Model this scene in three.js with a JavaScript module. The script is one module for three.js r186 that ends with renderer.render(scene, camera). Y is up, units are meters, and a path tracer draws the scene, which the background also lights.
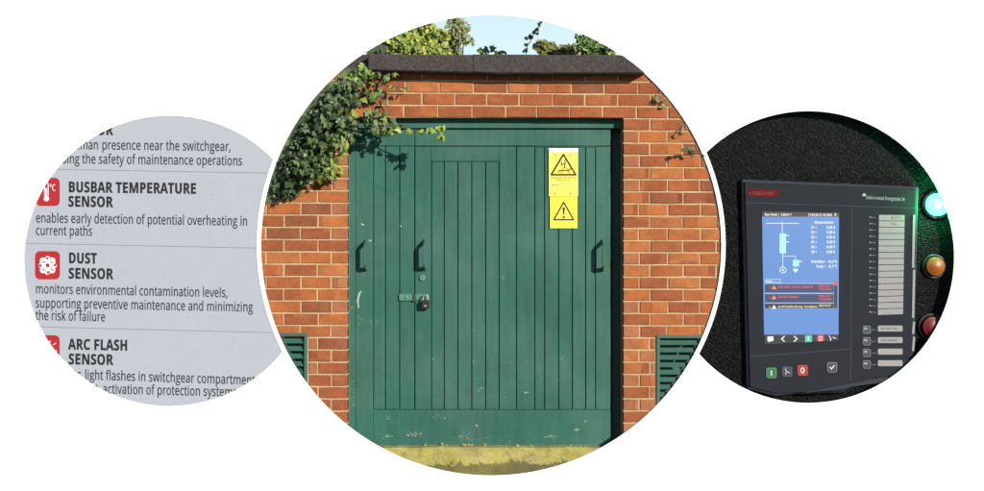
import * as THREE from 'three';
import { mergeGeometries } from 'three/addons/utils/BufferGeometryUtils.js';

// ---------- camera, sky, sun, exposure ----------
const W = 984, H = 491, S = 0.0063, EYE = 1.6, FOV = 24;
const D = (H / 2) * S / Math.tan(THREE.MathUtils.degToRad(FOV / 2));     // metres from the camera to the facade (z = 0)
const scene = new THREE.Scene();
const camera = new THREE.PerspectiveCamera(FOV, W / H, 0.1, 600);
camera.position.set(0, EYE, D); camera.lookAt(0, EYE, 0);
const SUN = new THREE.Vector3(0.8, 0.45, 1).normalize();                // low sun from the right, behind the camera
function makeSky() {
  const w = 128, h = 64, d = new Float32Array(w * h * 4);
  for (let j = 0; j < h; j++) for (let i = 0; i < w; i++) {
    const e = ((j + 0.5) / h - 0.5) * Math.PI, u = Math.max(0, Math.sin(e));
    const f = Math.exp(-Math.pow(u / 0.4, 2)), o = (j * w + i) * 4;
    d[o] = 0.032 + 0.6 * f; d[o + 1] = 0.08 + 0.735 * f; d[o + 2] = 0.23 + 0.62 * f; d[o + 3] = 1;
    if (e < -0.02) { d[o] = 0.1; d[o + 1] = 0.1; d[o + 2] = 0.1; }
  }
  const t = new THREE.DataTexture(d, w, h, THREE.RGBAFormat, THREE.FloatType);
  t.mapping = THREE.EquirectangularReflectionMapping; t.magFilter = THREE.LinearFilter; t.minFilter = THREE.LinearFilter; t.needsUpdate = true;
  return t;
}
scene.background = makeSky(); scene.environment = scene.background;
scene.backgroundIntensity = 1; scene.environmentIntensity = 1;
const sun = new THREE.DirectionalLight(new THREE.Color(1, 0.94, 0.83), 5);
sun.target.position.set(0, 1.6, 0); sun.position.copy(SUN).multiplyScalar(20).add(sun.target.position); scene.add(sun, sun.target);
sun.castShadow = true; sun.shadow.mapSize.set(4096, 4096);
Object.assign(sun.shadow.camera, { left: -8, right: 8, top: 8, bottom: -8, near: 1, far: 60 });
const renderer = new THREE.WebGLRenderer({ antialias: true });
renderer.toneMapping = THREE.LinearToneMapping; renderer.toneMappingExposure = 1.35;
renderer.shadowMap.enabled = true; renderer.setSize(1024, 511);

// ---------- helpers ----------
function rng(seed) { let a = seed >>> 0; return () => { a = (a + 0x6D2B79F5) | 0; let t = Math.imul(a ^ (a >>> 15), 1 | a); t = (t + Math.imul(t ^ (t >>> 7), 61 | t)) ^ t; return ((t ^ (t >>> 14)) >>> 0) / 4294967296; }; }
const R = rng(7), rr = (a, b) => a + (b - a) * R();
// a photo pixel becomes a point of the plane z
const P = (px, py, z = 0) => new THREE.Vector3((px - W / 2) * S * (D - z) / D, EYE + (H / 2 - py) * S * (D - z) / D, z);
const V2 = (px, py, z = 0) => { const p = P(px, py, z); return new THREE.Vector2(p.x, p.y); };
const used = {};
function numbered(n) { used[n] = (used[n] ?? -1) + 1; return used[n] ? `${n}_${String(used[n]).padStart(3, '0')}` : n; }
function tag(o, label, category, group) { o.userData.label = label; o.userData.category = category; if (group) o.userData.group = group; return o; }
function thing(name, label, category, pos = new THREE.Vector3(), group) { const g = new THREE.Group(); g.name = numbered(name); g.position.copy(pos); scene.add(g); return tag(g, label, category, group); }
function mesh(name, geo, mat, parent) {           // geometry is given in world metres; shifted into the parent's frame
  const m = new THREE.Mesh(geo, mat); m.name = name; (parent || scene).add(m);
  let p = parent, off = new THREE.Vector3(); while (p && p !== scene) { off.add(p.position); p = p.parent; }
  m.position.sub(off); return m;
}
const flip = (a) => (THREE.ShapeUtils.isClockWise(a) ? a.slice().reverse() : a);
// a plate: outline of Vector2 in world metres, from zBack to zFront, edges chamfered by b
function plate(pts, zb, zf, b = 0.002, holes = []) {
  const sh = new THREE.Shape(flip(pts)); for (const h of holes) sh.holes.push(new THREE.Path(h));
  const g = new THREE.ExtrudeGeometry(sh, b > 0 ? { depth: zf - zb - 2 * b, bevelEnabled: true, bevelSize: b, bevelOffset: -b, bevelThickness: b, bevelSegments: 1, curveSegments: 8 } : { depth: zf - zb, bevelEnabled: false });
  g.translate(0, 0, zb + (b > 0 ? b : 0)); return g;
}
const rectPx = (x0, y0, x1, y1, z) => [V2(x0, y1, z), V2(x1, y1, z), V2(x1, y0, z), V2(x0, y0, z)];
const quadPx = (q, z) => q.map(([x, y]) => V2(x, y, z));
const boxPx = (x0, y0, x1, y1, zb, zf, b = 0.002) => plate(rectPx(x0, y0, x1, y1, zf), zb, zf, b);
function planarUV(g, a, c) {                       // uv 0..1 over the rectangle from corner a (top left) to c (bottom right) of the thing's own face
  const p = g.attributes.position, u = new Float32Array(p.count * 2);
  for (let i = 0; i < p.count; i++) { u[2 * i] = (p.getX(i) - a.x) / (c.x - a.x); u[2 * i + 1] = (p.getY(i) - c.y) / (a.y - c.y); }
  g.setAttribute('uv', new THREE.BufferAttribute(u, 2)); return g;
}
function shiftUV(g, du, dv) { const u = g.attributes.uv; for (let i = 0; i < u.count; i++) u.setXY(i, u.getX(i) + du, u.getY(i) + dv); return g; }
function clipConvex(poly, inside, cut) { const o = []; for (let i = 0; i < poly.length; i++) { const a = poly[i], b = poly[(i + 1) % poly.length], ia = inside(a), ib = inside(b); if (ia) o.push(a); if (ia !== ib) o.push(cut(a, b)); } return o; }
function clipCircle(poly, cx, cy, r, n = 120) {    // pixel polygon cut to a circle
  for (let k = 0; k < n && poly.length; k++) {
    const a = k / n * 2 * Math.PI, nx = Math.cos(a), ny = Math.sin(a), f = (p) => (p[0] - cx) * nx + (p[1] - cy) * ny - r;
    poly = clipConvex(poly, (p) => f(p) <= 0, (p, q) => { const t = f(p) / (f(p) - f(q)); return [p[0] + t * (q[0] - p[0]), p[1] + t * (q[1] - p[1])]; });
  }
  return poly;
}
const CX = 491.2, CY = 245.3, CR = 230.2, RING = 234.4;
function circlePx(cx, cy, r, n = 160) { return Array.from({ length: n }, (_, k) => [cx + r * Math.cos(k / n * 2 * Math.PI), cy + r * Math.sin(k / n * 2 * Math.PI)]); }
function lune(cx, cy, r, r2) {                     // a disc less the round bite of the middle disc
  const out = [], n = 220, dx = CX - cx, dy = CY - cy, dd = Math.hypot(dx, dy), mid = Math.atan2(dy, dx);
  const al = Math.acos((dd * dd + r * r - r2 * r2) / (2 * dd * r)), be = Math.acos((dd * dd + r2 * r2 - r * r) / (2 * dd * r2));
  for (let k = 0; k <= n; k++) { const a = mid + al + (2 * Math.PI - 2 * al) * k / n; out.push([cx + r * Math.cos(a), cy + r * Math.sin(a)]); }
  for (let k = 1; k < 80; k++) { const a = mid + Math.PI + be - 2 * be * k / 80; out.push([CX + r2 * Math.cos(a), CY + r2 * Math.sin(a)]); }
  return out;
}
// tileable noise
function noiseField(n, base, oct, seed, gain = 0.5) {
  const q = rng(seed), out = new Float32Array(n * n); let amp = 1, tot = 0;
  for (let o = 0, c = base; o < oct && c <= n; o++, c *= 2) {
    const g = Float32Array.from({ length: c * c }, () => q());
    for (let y = 0; y < n; y++) { const fy = y / n * c, y0 = Math.floor(fy), ty = fy - y0, sy = ty * ty * (3 - 2 * ty), ya = (y0 % c) * c, yb = ((y0 + 1) % c) * c;
      for (let x = 0; x < n; x++) { const fx = x / n * c, x0 = Math.floor(fx), tx = fx - x0, sx = tx * tx * (3 - 2 * tx), xa = x0 % c, xb = (x0 + 1) % c;
        out[y * n + x] += amp * ((g[ya + xa] * (1 - sx) + g[ya + xb] * sx) * (1 - sy) + (g[yb + xa] * (1 - sx) + g[yb + xb] * sx) * sy); } }
    tot += amp; amp *= gain;
  }
  for (let i = 0; i < out.length; i++) out[i] /= tot;
  return out;
}
const toS = (v) => { v = Math.min(1, Math.max(0, v)); return 255 * (v <= 0.0031308 ? 12.92 * v : 1.055 * Math.pow(v, 1 / 2.4) - 0.055); };
function dataTex(n, fn, srgb = true, metres = 1) {
  const d = new Uint8Array(n * n * 4);
  for (let i = 0; i < n * n; i++) { const c = fn(i % n, Math.floor(i / n), i); for (let k = 0; k < 3; k++) d[4 * i + k] = srgb ? toS(c[k]) : Math.max(0, Math.min(255, c[k] * 255)); d[4 * i + 3] = 255; }
  const t = new THREE.DataTexture(d, n, n); t.wrapS = t.wrapT = THREE.RepeatWrapping; t.magFilter = THREE.LinearFilter; t.minFilter = THREE.LinearMipmapLinearFilter; t.generateMipmaps = true;
  if (srgb) t.colorSpace = THREE.SRGBColorSpace; t.repeat.set(1 / metres, 1 / metres); t.needsUpdate = true; return t;
}
function canvasTex(w, h, draw) { const c = document.createElement('canvas'); c.width = w; c.height = h; const x = c.getContext('2d'); draw(x, w, h); const t = new THREE.CanvasTexture(c); t.colorSpace = THREE.SRGBColorSpace; t.magFilter = THREE.LinearFilter; t.anisotropy = 8; return t; }
const lin = (r, g, b) => new THREE.Color().setRGB(r, g, b);
const std = (o) => new THREE.MeshStandardMaterial({ roughness: 0.85, ...o });

// ---------- materials ----------
const nA = noiseField(512, 4, 7, 11, 0.62), nB = noiseField(512, 16, 5, 23, 0.7), nC = noiseField(512, 2, 8, 31, 0.55), nF = noiseField(512, 128, 3, 41, 0.8);
const grey = (f, lo, hi) => (x, y, i) => { const v = (f[i] - lo) / (hi - lo); return [v, v, v]; };
const fineBump = dataTex(512, grey(nF, 0.1, 0.9), false, 0.5), coarseBump = dataTex(512, grey(nA, 0.2, 0.8), false, 0.4);
const tones = [[0.31, 0.092, 0.024], [0.275, 0.077, 0.022], [0.235, 0.064, 0.02], [0.33, 0.108, 0.032], [0.29, 0.102, 0.042], [0.2, 0.056, 0.02]];
const brickMats = tones.map((c, k) => std({ roughness: 0.93, bumpMap: fineBump, bumpScale: 0.002, map: dataTex(256, (x, y) => {
  const i = y * 512 + x + (k % 2) * 256 + (k >> 1) * 65536 % 131072, v = 0.4 + 1.2 * nA[i], s = nF[i] > 0.72 ? 1.45 : nF[i] < 0.27 ? 0.5 : 1, p = Math.max(0, nC[i] - 0.6) * 2;
  return [c[0] * v * s * (1 - p * 0.3) + p * 0.06, c[1] * v * s + p * 0.05, c[2] * v * s + p * 0.035]; }, true, 0.3) }));
const mortarMat = std({ roughness: 0.96, bumpMap: fineBump, bumpScale: 0.003, map: dataTex(512, (x, y, i) => { const v = 0.55 + 0.75 * nA[i] + 0.25 * (nF[i] - 0.5); return [0.47 * v, 0.335 * v, 0.18 * v]; }, true, 0.6) });
const feltMat = std({ roughness: 0.95, bumpMap: fineBump, bumpScale: 0.004, map: dataTex(512, (x, y, i) => { const v = (0.35 + 1.1 * nA[i]) * (nF[i] > 0.62 ? 2.1 : nF[i] < 0.38 ? 0.35 : 1); return [0.048 * v, 0.039 * v, 0.037 * v]; }, true, 0.5) });
const DA = P(340, 112, -0.09), DC = P(630, 452, -0.09);
const GREEN = [0.021, 0.09, 0.068];
const doorTex = canvasTex(1160, 1360, (x, w, h) => {
  const img = x.createImageData(w, h);
  for (let j = 0; j < h; j++) for (let i = 0; i < w; i++) {
    const a = nA[(j >> 1) % 512 * 512 + (i >> 1) % 512], b = nB[(j >> 2) % 512 * 512 + (i * 2) % 512], v = 0.55 + 0.55 * a + 0.36 * b, f = 0.03 * Math.max(0, nC[(j % 512) * 512 + i % 512] - 0.45), o = 4 * (j * w + i);
    img.data[o] = toS(GREEN[0] * v + f * 2); img.data[o + 1] = toS(GREEN[1] * v + f * 2); img.data[o + 2] = toS(GREEN[2] * v + f * 2); img.data[o + 3] = 255;
  }
  x.putImageData(img, 0, 0);
  const q = rng(91), K = 4, X = (p) => (p - 340) * K, Y = (p) => (p - 112) * K;
  // scuffs and chips of lost paint, where the photograph shows them
  const chips = (px, py, sx, sy, n, col) => { for (let k = 0; k < n; k++) { x.fillStyle = col; x.globalAlpha = 0.25 + 0.6 * q(); x.beginPath(); const gx = (q() + q() + q() - 1.5) / 1.5, gy = (q() + q() + q() - 1.5) / 1.5; x.ellipse(X(px + gx * sx), Y(py + gy * sy), 1 + 3.4 * q() * q(), 0.8 + 1.4 * q(), q() * 0.5 - 0.25, 0, 7); x.fill(); } x.globalAlpha = 1; };
  chips(414, 434, 12, 4, 46, '#b5a88f'); chips(388, 437, 9, 4, 26, '#93a493'); chips(388, 418, 3, 3, 7, '#d9d0b0'); chips(476, 426, 2, 2, 5, '#f0e8c8'); chips(466, 436, 12, 6, 38, '#8f9c86');
  chips(552, 436, 9, 3, 26, '#a9a184'); chips(577, 430, 5, 1.4, 18, '#d8cba2'); chips(585, 421, 4, 2, 8, '#c8bf9a'); chips(440, 417, 12, 4, 14, '#8fa595'); chips(526, 393, 3, 3, 7, '#e0d6b4'); chips(480, 390, 3, 6, 8, '#b9c0a5');
  chips(370, 240, 3, 4, 10, '#d0d8c4'); chips(362, 224, 2, 3, 7, '#e2e6d6'); chips(400, 227, 2, 3, 6, '#d2c69a'); chips(352, 307, 2, 2, 6, '#b89e62'); chips(530, 312, 2, 2, 5, '#2b2a20'); chips(503, 278, 3, 5, 7, '#7fae8c');
  chips(480, 350, 100, 70, 60, '#7fa08c'); chips(480, 440, 110, 7, 60, '#7f937c'); chips(354, 400, 1.5, 40, 20, '#a08a5e'); chips(364, 320, 30, 8, 12, '#9fb3a0');
  x.strokeStyle = '#c9d4c6'; x.lineWidth = 4; x.globalAlpha = 0.75; x.beginPath(); x.moveTo(X(361), Y(291)); x.quadraticCurveTo(X(357), Y(298), X(358.5), Y(308)); x.stroke(); x.lineWidth = 2; x.beginPath(); x.moveTo(X(359), Y(292)); x.lineTo(X(356.5), Y(303)); x.stroke(); x.globalAlpha = 1;
});
const paint = new THREE.MeshPhysicalMaterial({ roughness: 0.7, specularIntensity: 0.55, map: doorTex, bumpMap: coarseBump, bumpScale: 0.0006 });
const plainGreen = std({ roughness: 0.6, color: lin(0.027, 0.094, 0.069), bumpMap: coarseBump, bumpScale: 0.001 });
const timber = std({ color: lin(0.1, 0.085, 0.065), roughness: 0.95 }), ironGrey = std({ color: lin(0.05, 0.05, 0.05), roughness: 0.8 });
const steel = std({ color: lin(0.3, 0.32, 0.3), metalness: 0.7, roughness: 0.5 });
const bronze = std({ color: lin(0.028, 0.019, 0.013), metalness: 0.4, roughness: 0.5 });

// ---------- ground ----------
const gmesh = mesh('ground', new THREE.PlaneGeometry(400, 400).rotateX(-Math.PI / 2), std({ roughness: 0.95, map: dataTex(256, (x, y) => { const i = y * 512 + x, v = 0.6 + 0.8 * nA[i]; return [0.062 * v, 0.06 * v, 0.058 * v]; }, true, 1 / 160) }));
gmesh.userData.kind = 'structure';

// ---------- white wall panel with three round openings ----------
{
  const w = 6, top = 4.1, outer = [[-w, 0.002], [w, 0.002], [w, top], [-w, top]].map((p) => new THREE.Vector2(...p));
  const Z = 0.009, holes = [circlePx(CX, CY, CR), lune(169.2, 261, 145.2, RING), lune(808.2, 257, 146, RING)].map((h) => quadPx(h, Z));
  const sh = new THREE.Shape(outer); for (const h of holes) sh.holes.push(new THREE.Path(THREE.ShapeUtils.isClockWise(h) ? h : h.reverse()));
  const g = new THREE.ExtrudeGeometry(sh, { depth: 0.0026, bevelEnabled: false }); g.translate(0, 0, 0.0066);
  tag(mesh('white_wall', g, std({ color: lin(0.88, 0.88, 0.88), roughness: 0.9 })), 'plain white wall sheet with three round openings cut through it', 'wall');
}

// ---------- the brick building ----------
const LJ = 347.5, RJ = 623.4, HEAD = 117.3;        // door opening
const building = thing('brick_building', 'red brick building with green double door, louvred vents and dark felt roof edge', 'building', new THREE.Vector3(0, 0, -0.15));
const wall = new THREE.Group(); wall.name = 'brick_wall'; building.add(wall);
{
  const parts = [];
  const piece = (poly) => { poly = clipCircle(poly, CX, CY, 231.6); if (poly.length > 2) parts.push(plate(quadPx(poly, 0), -0.3, -0.0055, 0)); };
  piece([[200, 60], [LJ, 60], [LJ, 333], [200, 333]]); piece([[307.4, 333], [LJ, 333], [LJ, 520], [307.4, 520]]); piece([[RJ, 60], [800, 60], [800, 335], [RJ, 335]]); piece([[RJ, 335], [656.6, 335], [656.6, 520], [RJ, 520]]); piece([[LJ, 60], [RJ, 60], [RJ, HEAD], [LJ, HEAD]]);
  mesh('mortar', mergeGeometries(parts), mortarMat, wall);
  const yj = (k, x) => 362.2 - (12.27 - 0.1 * (x - 300) / 380) * k;
  const q = rng(5), J = 0.74;
  const brick = (k, x0, x1) => {
    const j = () => (q() - 0.5) * 0.5;
    const a = x0 + (x0 === RJ ? 0 : J + j()), b = x1 - (x1 === LJ ? 0 : J + j());
    const side = (f, xa, xb, n) => Array.from({ length: n + 1 }, (_, i) => { const x = xa + (xb - xa) * i / n; return [x, f(x) + j() * 0.8]; });
    let pts = [...side((x) => yj(k + 1, x) + J, a, b, 3), ...side((x) => yj(k, x) - J, b, a, 3)];
    pts = clipCircle(pts, CX, CY, 231.6); if (pts.length < 3 || Math.max(...pts.map((p) => p[0])) - Math.min(...pts.map((p) => p[0])) < 1.5) return;
    const short = x1 - x0 < 20;
    const z = (q() - 0.5) * 0.0035;
    const g = shiftUV(plate(quadPx(pts, 0), -0.06, z, 0.003), q() * 5, q() * 5);
    const top = k >= 20, left = x0 < 400;
    let t = Math.floor(q() * 4); if (q() < 0.08) t = 5; if (short && q() < 0.6) t = 4; if (top && q() < 0.6) t = q() < 0.5 ? 1 : 2; if (left && k < 0 && q() < 0.6) t = 2;
    mesh('brick', g, brickMats[t], wall);
  };
  const row = (k, xs) => { for (let i = 0; i + 1 < xs.length; i++) brick(k, xs[i], xs[i + 1]); };
  const VL = 308, VR = 656, vTopL = 333, vTopR = 335;
  for (let k = -7; k < 20; k++) {
    const even = ((k % 2) + 2) % 2 === 0, ym = yj(k + 0.5, 480), low = ym > 338;
    let L = even ? [232, 266.5, 300.7, 331.5, LJ] : [216, 250, 284, 318, LJ], Rr = even ? [RJ, 639.3, 667.6, 700.3, 733] : [RJ, 650.4, 683.3, 716.5, 750];
    const jt = () => (q() - 0.5) * 1.2;
    L = L.map((v, i) => (i < L.length - 1 ? v + jt() : v)); Rr = Rr.map((v, i) => (i ? v + jt() : v));
    if (low) { L = [VL, ...L.filter((v) => v > VL + 5)]; Rr = [...Rr.filter((v) => v < VR - 5), VR]; }
    row(k, L); row(k, Rr);
  }
  const odd = [388, 422, 455, 487, 519.4, 552.8, 585, 618, 650.6, 683], even = [336.5, 370.5, 404, 438, 472, 506, 537, 570, 603, 636.7, 668, 700];
  row(20, even); row(21, [321, 354.5, ...odd]); row(22, [304, ...even.map((v) => v + 1.5)]); row(23, [287, 321, 354.5, ...odd]);
}
// roof edge: felt-covered board, standing out over the wall inside the opening
{
  const zf = 0.115, edge = (x) => 54.2 + 1.2 * (x - 370) / 250, low = (x) => 69.2 + 4.2 * Math.min(1, (x - 350) / 150);
  const xs = Array.from({ length: 14 }, (_, i) => 368 + i * 22);
  let poly = [...xs.map((x) => [x, edge(x) + rr(-0.35, 0.35)]), ...xs.slice().reverse().map((x) => [x, low(x) + rr(-0.3, 0.3)])];
  poly = clipCircle(poly, CX, CY, CR + 0.5);
  const back = [[300, 54.4], [685, 55.4], [685, 74], [300, 69.5]];
  const cutAt = (p, x, sgn) => clipConvex(p, (v) => (v[0] - x) * sgn >= 0, (a, b) => { const t = (x - a[0]) / (b[0] - a[0]); return [x, a[1] + t * (b[1] - a[1])]; });
  mesh('roof_edge', plate(quadPx(cutAt(poly, 474, -1), zf), -0.02, zf, 0.006), feltMat, building);
  mesh('roof_edge', plate(quadPx(cutAt(poly, 473, 1).map(([x, y]) => [x, y - 0.3]), zf), -0.018, zf + 0.004, 0.006), feltMat, building);
  const b2 = plate(quadPx(back, 0), -2.2, 0.002, 0.001); mesh('roof', b2, feltMat, building);
}
// concrete doorstep
{
  const A = P(340, 446, 0), C = P(640, 502, 0);
  const tex = canvasTex(1200, 224, (x, w, h) => {
    const img = x.createImageData(w, h);
    for (let j = 0; j < h; j++) for (let i = 0; i < w; i++) {
      const s = (j % 512) * 512 + i % 512, a = nA[s], b = nB[s], f = nF[s], py = 446 + j / 4, px = 340 + i / 4;
      const edge = 463 + 18 * (nA[((i >> 1) % 512) + 512 * 100] - 0.5) + 12 * (b - 0.5) + 6 * (f - 0.5) - 3 * Math.sin((px - 500) / 60);
      const dirt = Math.min(1, Math.max(0, (py - edge) / 1.6)), green = Math.min(1, Math.max(0, (nC[s] - 0.36) * 4));
      const v = 0.3 + 1.25 * a + 0.35 * (f - 0.5);
      let c = [0.33 * v, (0.28 + 0.01 * green) * v, (0.165 - 0.085 * green) * v]; if (f < 0.33) c = c.map((t) => t * 0.8); if (b < 0.42) c = c.map((t) => t * 0.78);
      const m = [0.07 * v, 0.06 * v, 0.02 * v]; c = c.map((t, k) => t + (m[k] - t) * dirt * (0.55 + 0.45 * b));
      const o = 4 * (j * w + i); for (let k = 0; k < 3; k++) img.data[o + k] = toS(c[k]); img.data[o + 3] = 255;
    }
    x.putImageData(img, 0, 0);
  });
  const p = []; for (let i = 0; i <= 30; i++) { const x = 341 + i * 9.8; p.push([x, 447.6 + rr(-0.35, 0.35)]); }
  const g = planarUV(plate(quadPx([...p, [635, 500], [341, 500]], 0), -0.3, -0.001, 0.004), A, C); { const u = g.attributes.uv, q = g.attributes.position; for (let i = 0; i < u.count; i++) u.setY(i, Math.min(0.999, u.getY(i)) + q.getZ(i) * 0.4); }
  mesh('doorstep', g, std({ map: tex, roughness: 0.95, bumpMap: coarseBump, bumpScale: 0.003 }), building);
}
// door frame and three door leaves
const ZD = -0.094, ZB = -0.1;
const dUV = (g) => planarUV(g, DA, DC);
{
  const frame = new THREE.Group(); frame.name = 'door_frame'; building.add(frame);
  mesh('stile', dUV(boxPx(346.5, 116, 355, 449.5, -0.14, -0.072)), paint, frame);
  mesh('head', dUV(boxPx(355.1, 116, 624.5, 128.1, -0.14, -0.072)), paint, frame);
  mesh('stile', boxPx(612.4, 128.2, 625, 449.5, -0.25, -0.19, 0), plainGreen, frame);
  mesh('backing', boxPx(345, 116, 628, 450, -0.3, -0.251, 0), timber, frame);
}
function handle(px, y0, y1, parent) {              // D-shaped flat bar handle standing off the door
  const zt = ZD + 0.08, a = P(px, y0, zt).y, b = P(px, y1, zt).y, xo = P(px, y0, zt).x, t = 0.028, c = 0.022;
  const out = [[ZD - 0.004, a], [zt - c, a - 0.02], [zt, a - 0.02 - c], [zt, b + 0.02 + c], [zt - c, b + 0.02], [ZD - 0.004, b]];
  const inn = [[ZD - 0.004, a - t], [zt - c - 0.006, a - 0.018 - t], [zt - t, a - 0.026 - t], [zt - t, b + 0.026 + t], [zt - c - 0.006, b + 0.018 + t], [ZD - 0.004, b + t]];
  const sh = new THREE.Shape([...out, ...inn.reverse()].map(([z, y]) => new THREE.Vector2(z, y)));
  const g = new THREE.ExtrudeGeometry(sh, { depth: 0.008, bevelEnabled: true, bevelSize: 0.002, bevelOffset: -0.002, bevelThickness: 0.002, bevelSegments: 1 });
  g.rotateY(-Math.PI / 2); g.translate(xo + 0.004, 0, 0);
  mesh('handle', g, plainGreen, parent);
}
function leaf(x0, x1, boards, { top, panelTop, botRail = 409.6, stileL, stileR, railTop }) {
  const d = new THREE.Group(); d.name = 'door'; building.add(d);
  const gap = 0.35;
  if (stileL) mesh('stile', dUV(boxPx(x0 + gap, top, stileL, x0 < 360 ? 445.8 : botRail, -0.14, ZD, 0.0025)), paint, d);
  if (stileR) mesh('stile', dUV(boxPx(stileR, top, x1 - gap, botRail, -0.14, ZD, 0.0025)), paint, d);
  const a = stileL ? stileL + 0.1 : x0 + gap, b = stileR ? stileR - 0.1 : x1 - gap;
  mesh('rail', dUV(boxPx(a, top, b, panelTop - 0.15, -0.139, ZD, 0.0025)), paint, d);
  for (let i = 0; i + 1 < boards.length; i++) {
    const l = boards[i], r = boards[i + 1];
    mesh('board', dUV(boxPx(l + 0.32, panelTop, r - 0.32, botRail, -0.138, ZB + rr(-0.001, 0.001), 0.004)), paint, d);
  }
  return d;
}
const dL = leaf(355.2, 414.8, [373.2, 385.2, 399.4, 414.6], { top: 129, panelTop: 146, stileL: 373 });
const dM = leaf(414.8, 516.4, [431.2, 443.9, 457.6, 471.5, 485.4, 499.2], { top: 146.6, panelTop: 161.5, stileL: 431, stileR: 499.4 });
const dR = leaf(516.4, 611.4, [534.5, 544.3, 558.4, 572, 585.4, 595.6], { top: 146.6, panelTop: 146.9, stileL: 534.3, stileR: 595.8 });
mesh('rail', dUV(boxPx(373.1, 409.9, 611.3, 445.8, -0.139, ZD + 0.0005, 0.0025)), paint, dR);
mesh('rail', dUV(boxPx(415, 129, 611.2, 145.9, -0.139, ZD, 0.0025)), paint, dR);
handle(364.6, 239, 272, dL); handle(424, 238.5, 271.5, dM); handle(603.6, 239, 272.5, dR);
{ // lock cylinder, hasp plate with bolt heads, staple plate
  const c = P(422.6, 277.8, ZD), cyl = new THREE.CylinderGeometry(0.018, 0.021, 0.014, 24).rotateX(Math.PI / 2); cyl.translate(c.x, c.y, ZD + 0.005);
  const key = new THREE.BoxGeometry(0.004, 0.014, 0.004).translate(c.x, c.y, ZD + 0.0125);
  mesh('lock_cylinder', cyl, std({ color: lin(0.12, 0.24, 0.19), roughness: 0.4, metalness: 0.3 }), dM); mesh('keyhole', key, ironGrey, dM);
  const hp = (px, py, r) => { const b = P(px, py, ZD), g = new THREE.SphereGeometry(r, 12, 6, 0, 6.3, 0, 1.57).rotateX(Math.PI / 2); g.scale(1, 1, 0.6); g.translate(b.x, b.y, ZD + 0.006); return g; };
  const hasp = std({ color: lin(0.06, 0.17, 0.125), roughness: 0.5 });
  mesh('hasp', boxPx(399, 294, 413.8, 300.6, ZD - 0.002, ZD + 0.007, 0.002), hasp, dL);
  for (const x of [401.5, 406, 410.5]) mesh('bolt', hp(x, 297.3, x === 406 ? 0.011 : 0.007), hasp, dL);
  const kn = P(414.2, 297.6, ZD), hinge = new THREE.CylinderGeometry(0.008, 0.008, 0.046, 12).translate(kn.x, kn.y, ZD + 0.008); mesh('hinge', hinge, std({ color: lin(0.03, 0.05, 0.04) }), dL);
  mesh('staple_plate', boxPx(415.6, 294, 428.6, 300.2, ZD - 0.002, ZD + 0.006, 0.002), hasp, dM);
  const st = P(424, 296.5, ZD), loop = new THREE.TorusGeometry(0.012, 0.004, 8, 16, Math.PI).rotateX(Math.PI / 2).translate(st.x, st.y, ZD + 0.006); mesh('staple', loop, steel, dM);
}
{ // padlock
  const c = P(425.5, 304.2, ZD + 0.035), t = thing('padlock', 'small dark bronze padlock hanging from the hasp on the green door', 'padlock', c);
  const sh = [[-0.019, -0.024], [0.019, -0.024], [0.021, 0.016], [0.013, 0.022], [-0.013, 0.022], [-0.021, 0.016]].map(([x, y]) => new THREE.Vector2(c.x + x, c.y + y));
  mesh('body', plate(sh, c.z - 0.012, c.z + 0.012, 0.003), bronze, t);
  const arc = new THREE.TubeGeometry(new THREE.CatmullRomCurve3([[-0.012, 0.018], [-0.012, 0.036], [-0.006, 0.047], [0.006, 0.047], [0.012, 0.036], [0.012, 0.018]].map(([x, y]) => new THREE.Vector3(c.x + x, c.y + y, c.z))), 24, 0.0042, 8);
  mesh('shackle', arc, steel, t);
  t.scale.setScalar(1.2); mesh('keyway', new THREE.CylinderGeometry(0.006, 0.006, 0.002, 12).rotateX(Math.PI / 2).translate(c.x, c.y - 0.008, c.z + 0.0125), steel, t);
}
// louvred vents
function vent(x0, y0, x1, y1, pitch, first) {
  const v = new THREE.Group(); v.name = 'vent'; building.add(v); const f = 3.2, zf = 0.006;
  const cp = (a, b, c, d) => clipCircle([[a, b], [c, b], [c, d], [a, d]], CX, CY, 233);
  const add = (n, poly, zb, z, m, b = 0.0015) => { if (poly.length > 2) return mesh(n, plate(quadPx(poly, 0), zb, z, b), m, v); };
  add('back', cp(x0 + 1, y0 + 1, x1 - 1, y1), -0.2, -0.19, plainGreen, 0);
  add('frame', cp(x0, y0, x1, y0 + f), -0.05, zf, plainGreen); add('frame', cp(x0, y0 + f, x0 + f, y1), -0.05, zf, plainGreen); add('frame', cp(x1 - f, y0 + f, x1, y1), -0.05, zf, plainGreen);
  for (let y = y0 + first; y < y1; y += pitch) {
    const poly = cp(x0 + f + 0.3, y, x1 - f - 0.3, y + pitch); if (poly.length < 3) continue;
    const xs = poly.map((p) => p[0]), a = P(Math.min(...xs), y, 0), b = P(Math.max(...xs), y + pitch * 0.95, 0); if (b.x - a.x < 0.02) continue;
    const g = new THREE.BoxGeometry(b.x - a.x, (a.y - b.y) * 0.8, 0.005).rotateX(-0.75).translate((a.x + b.x) / 2, (a.y + b.y) / 2, -0.016); mesh('slat', g, plainGreen, v);
  }
}
vent(255, 333, 307.4, 425, 7.6, 4.6); vent(656.6, 335, 760, 440, 7.4, 4.4);

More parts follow.
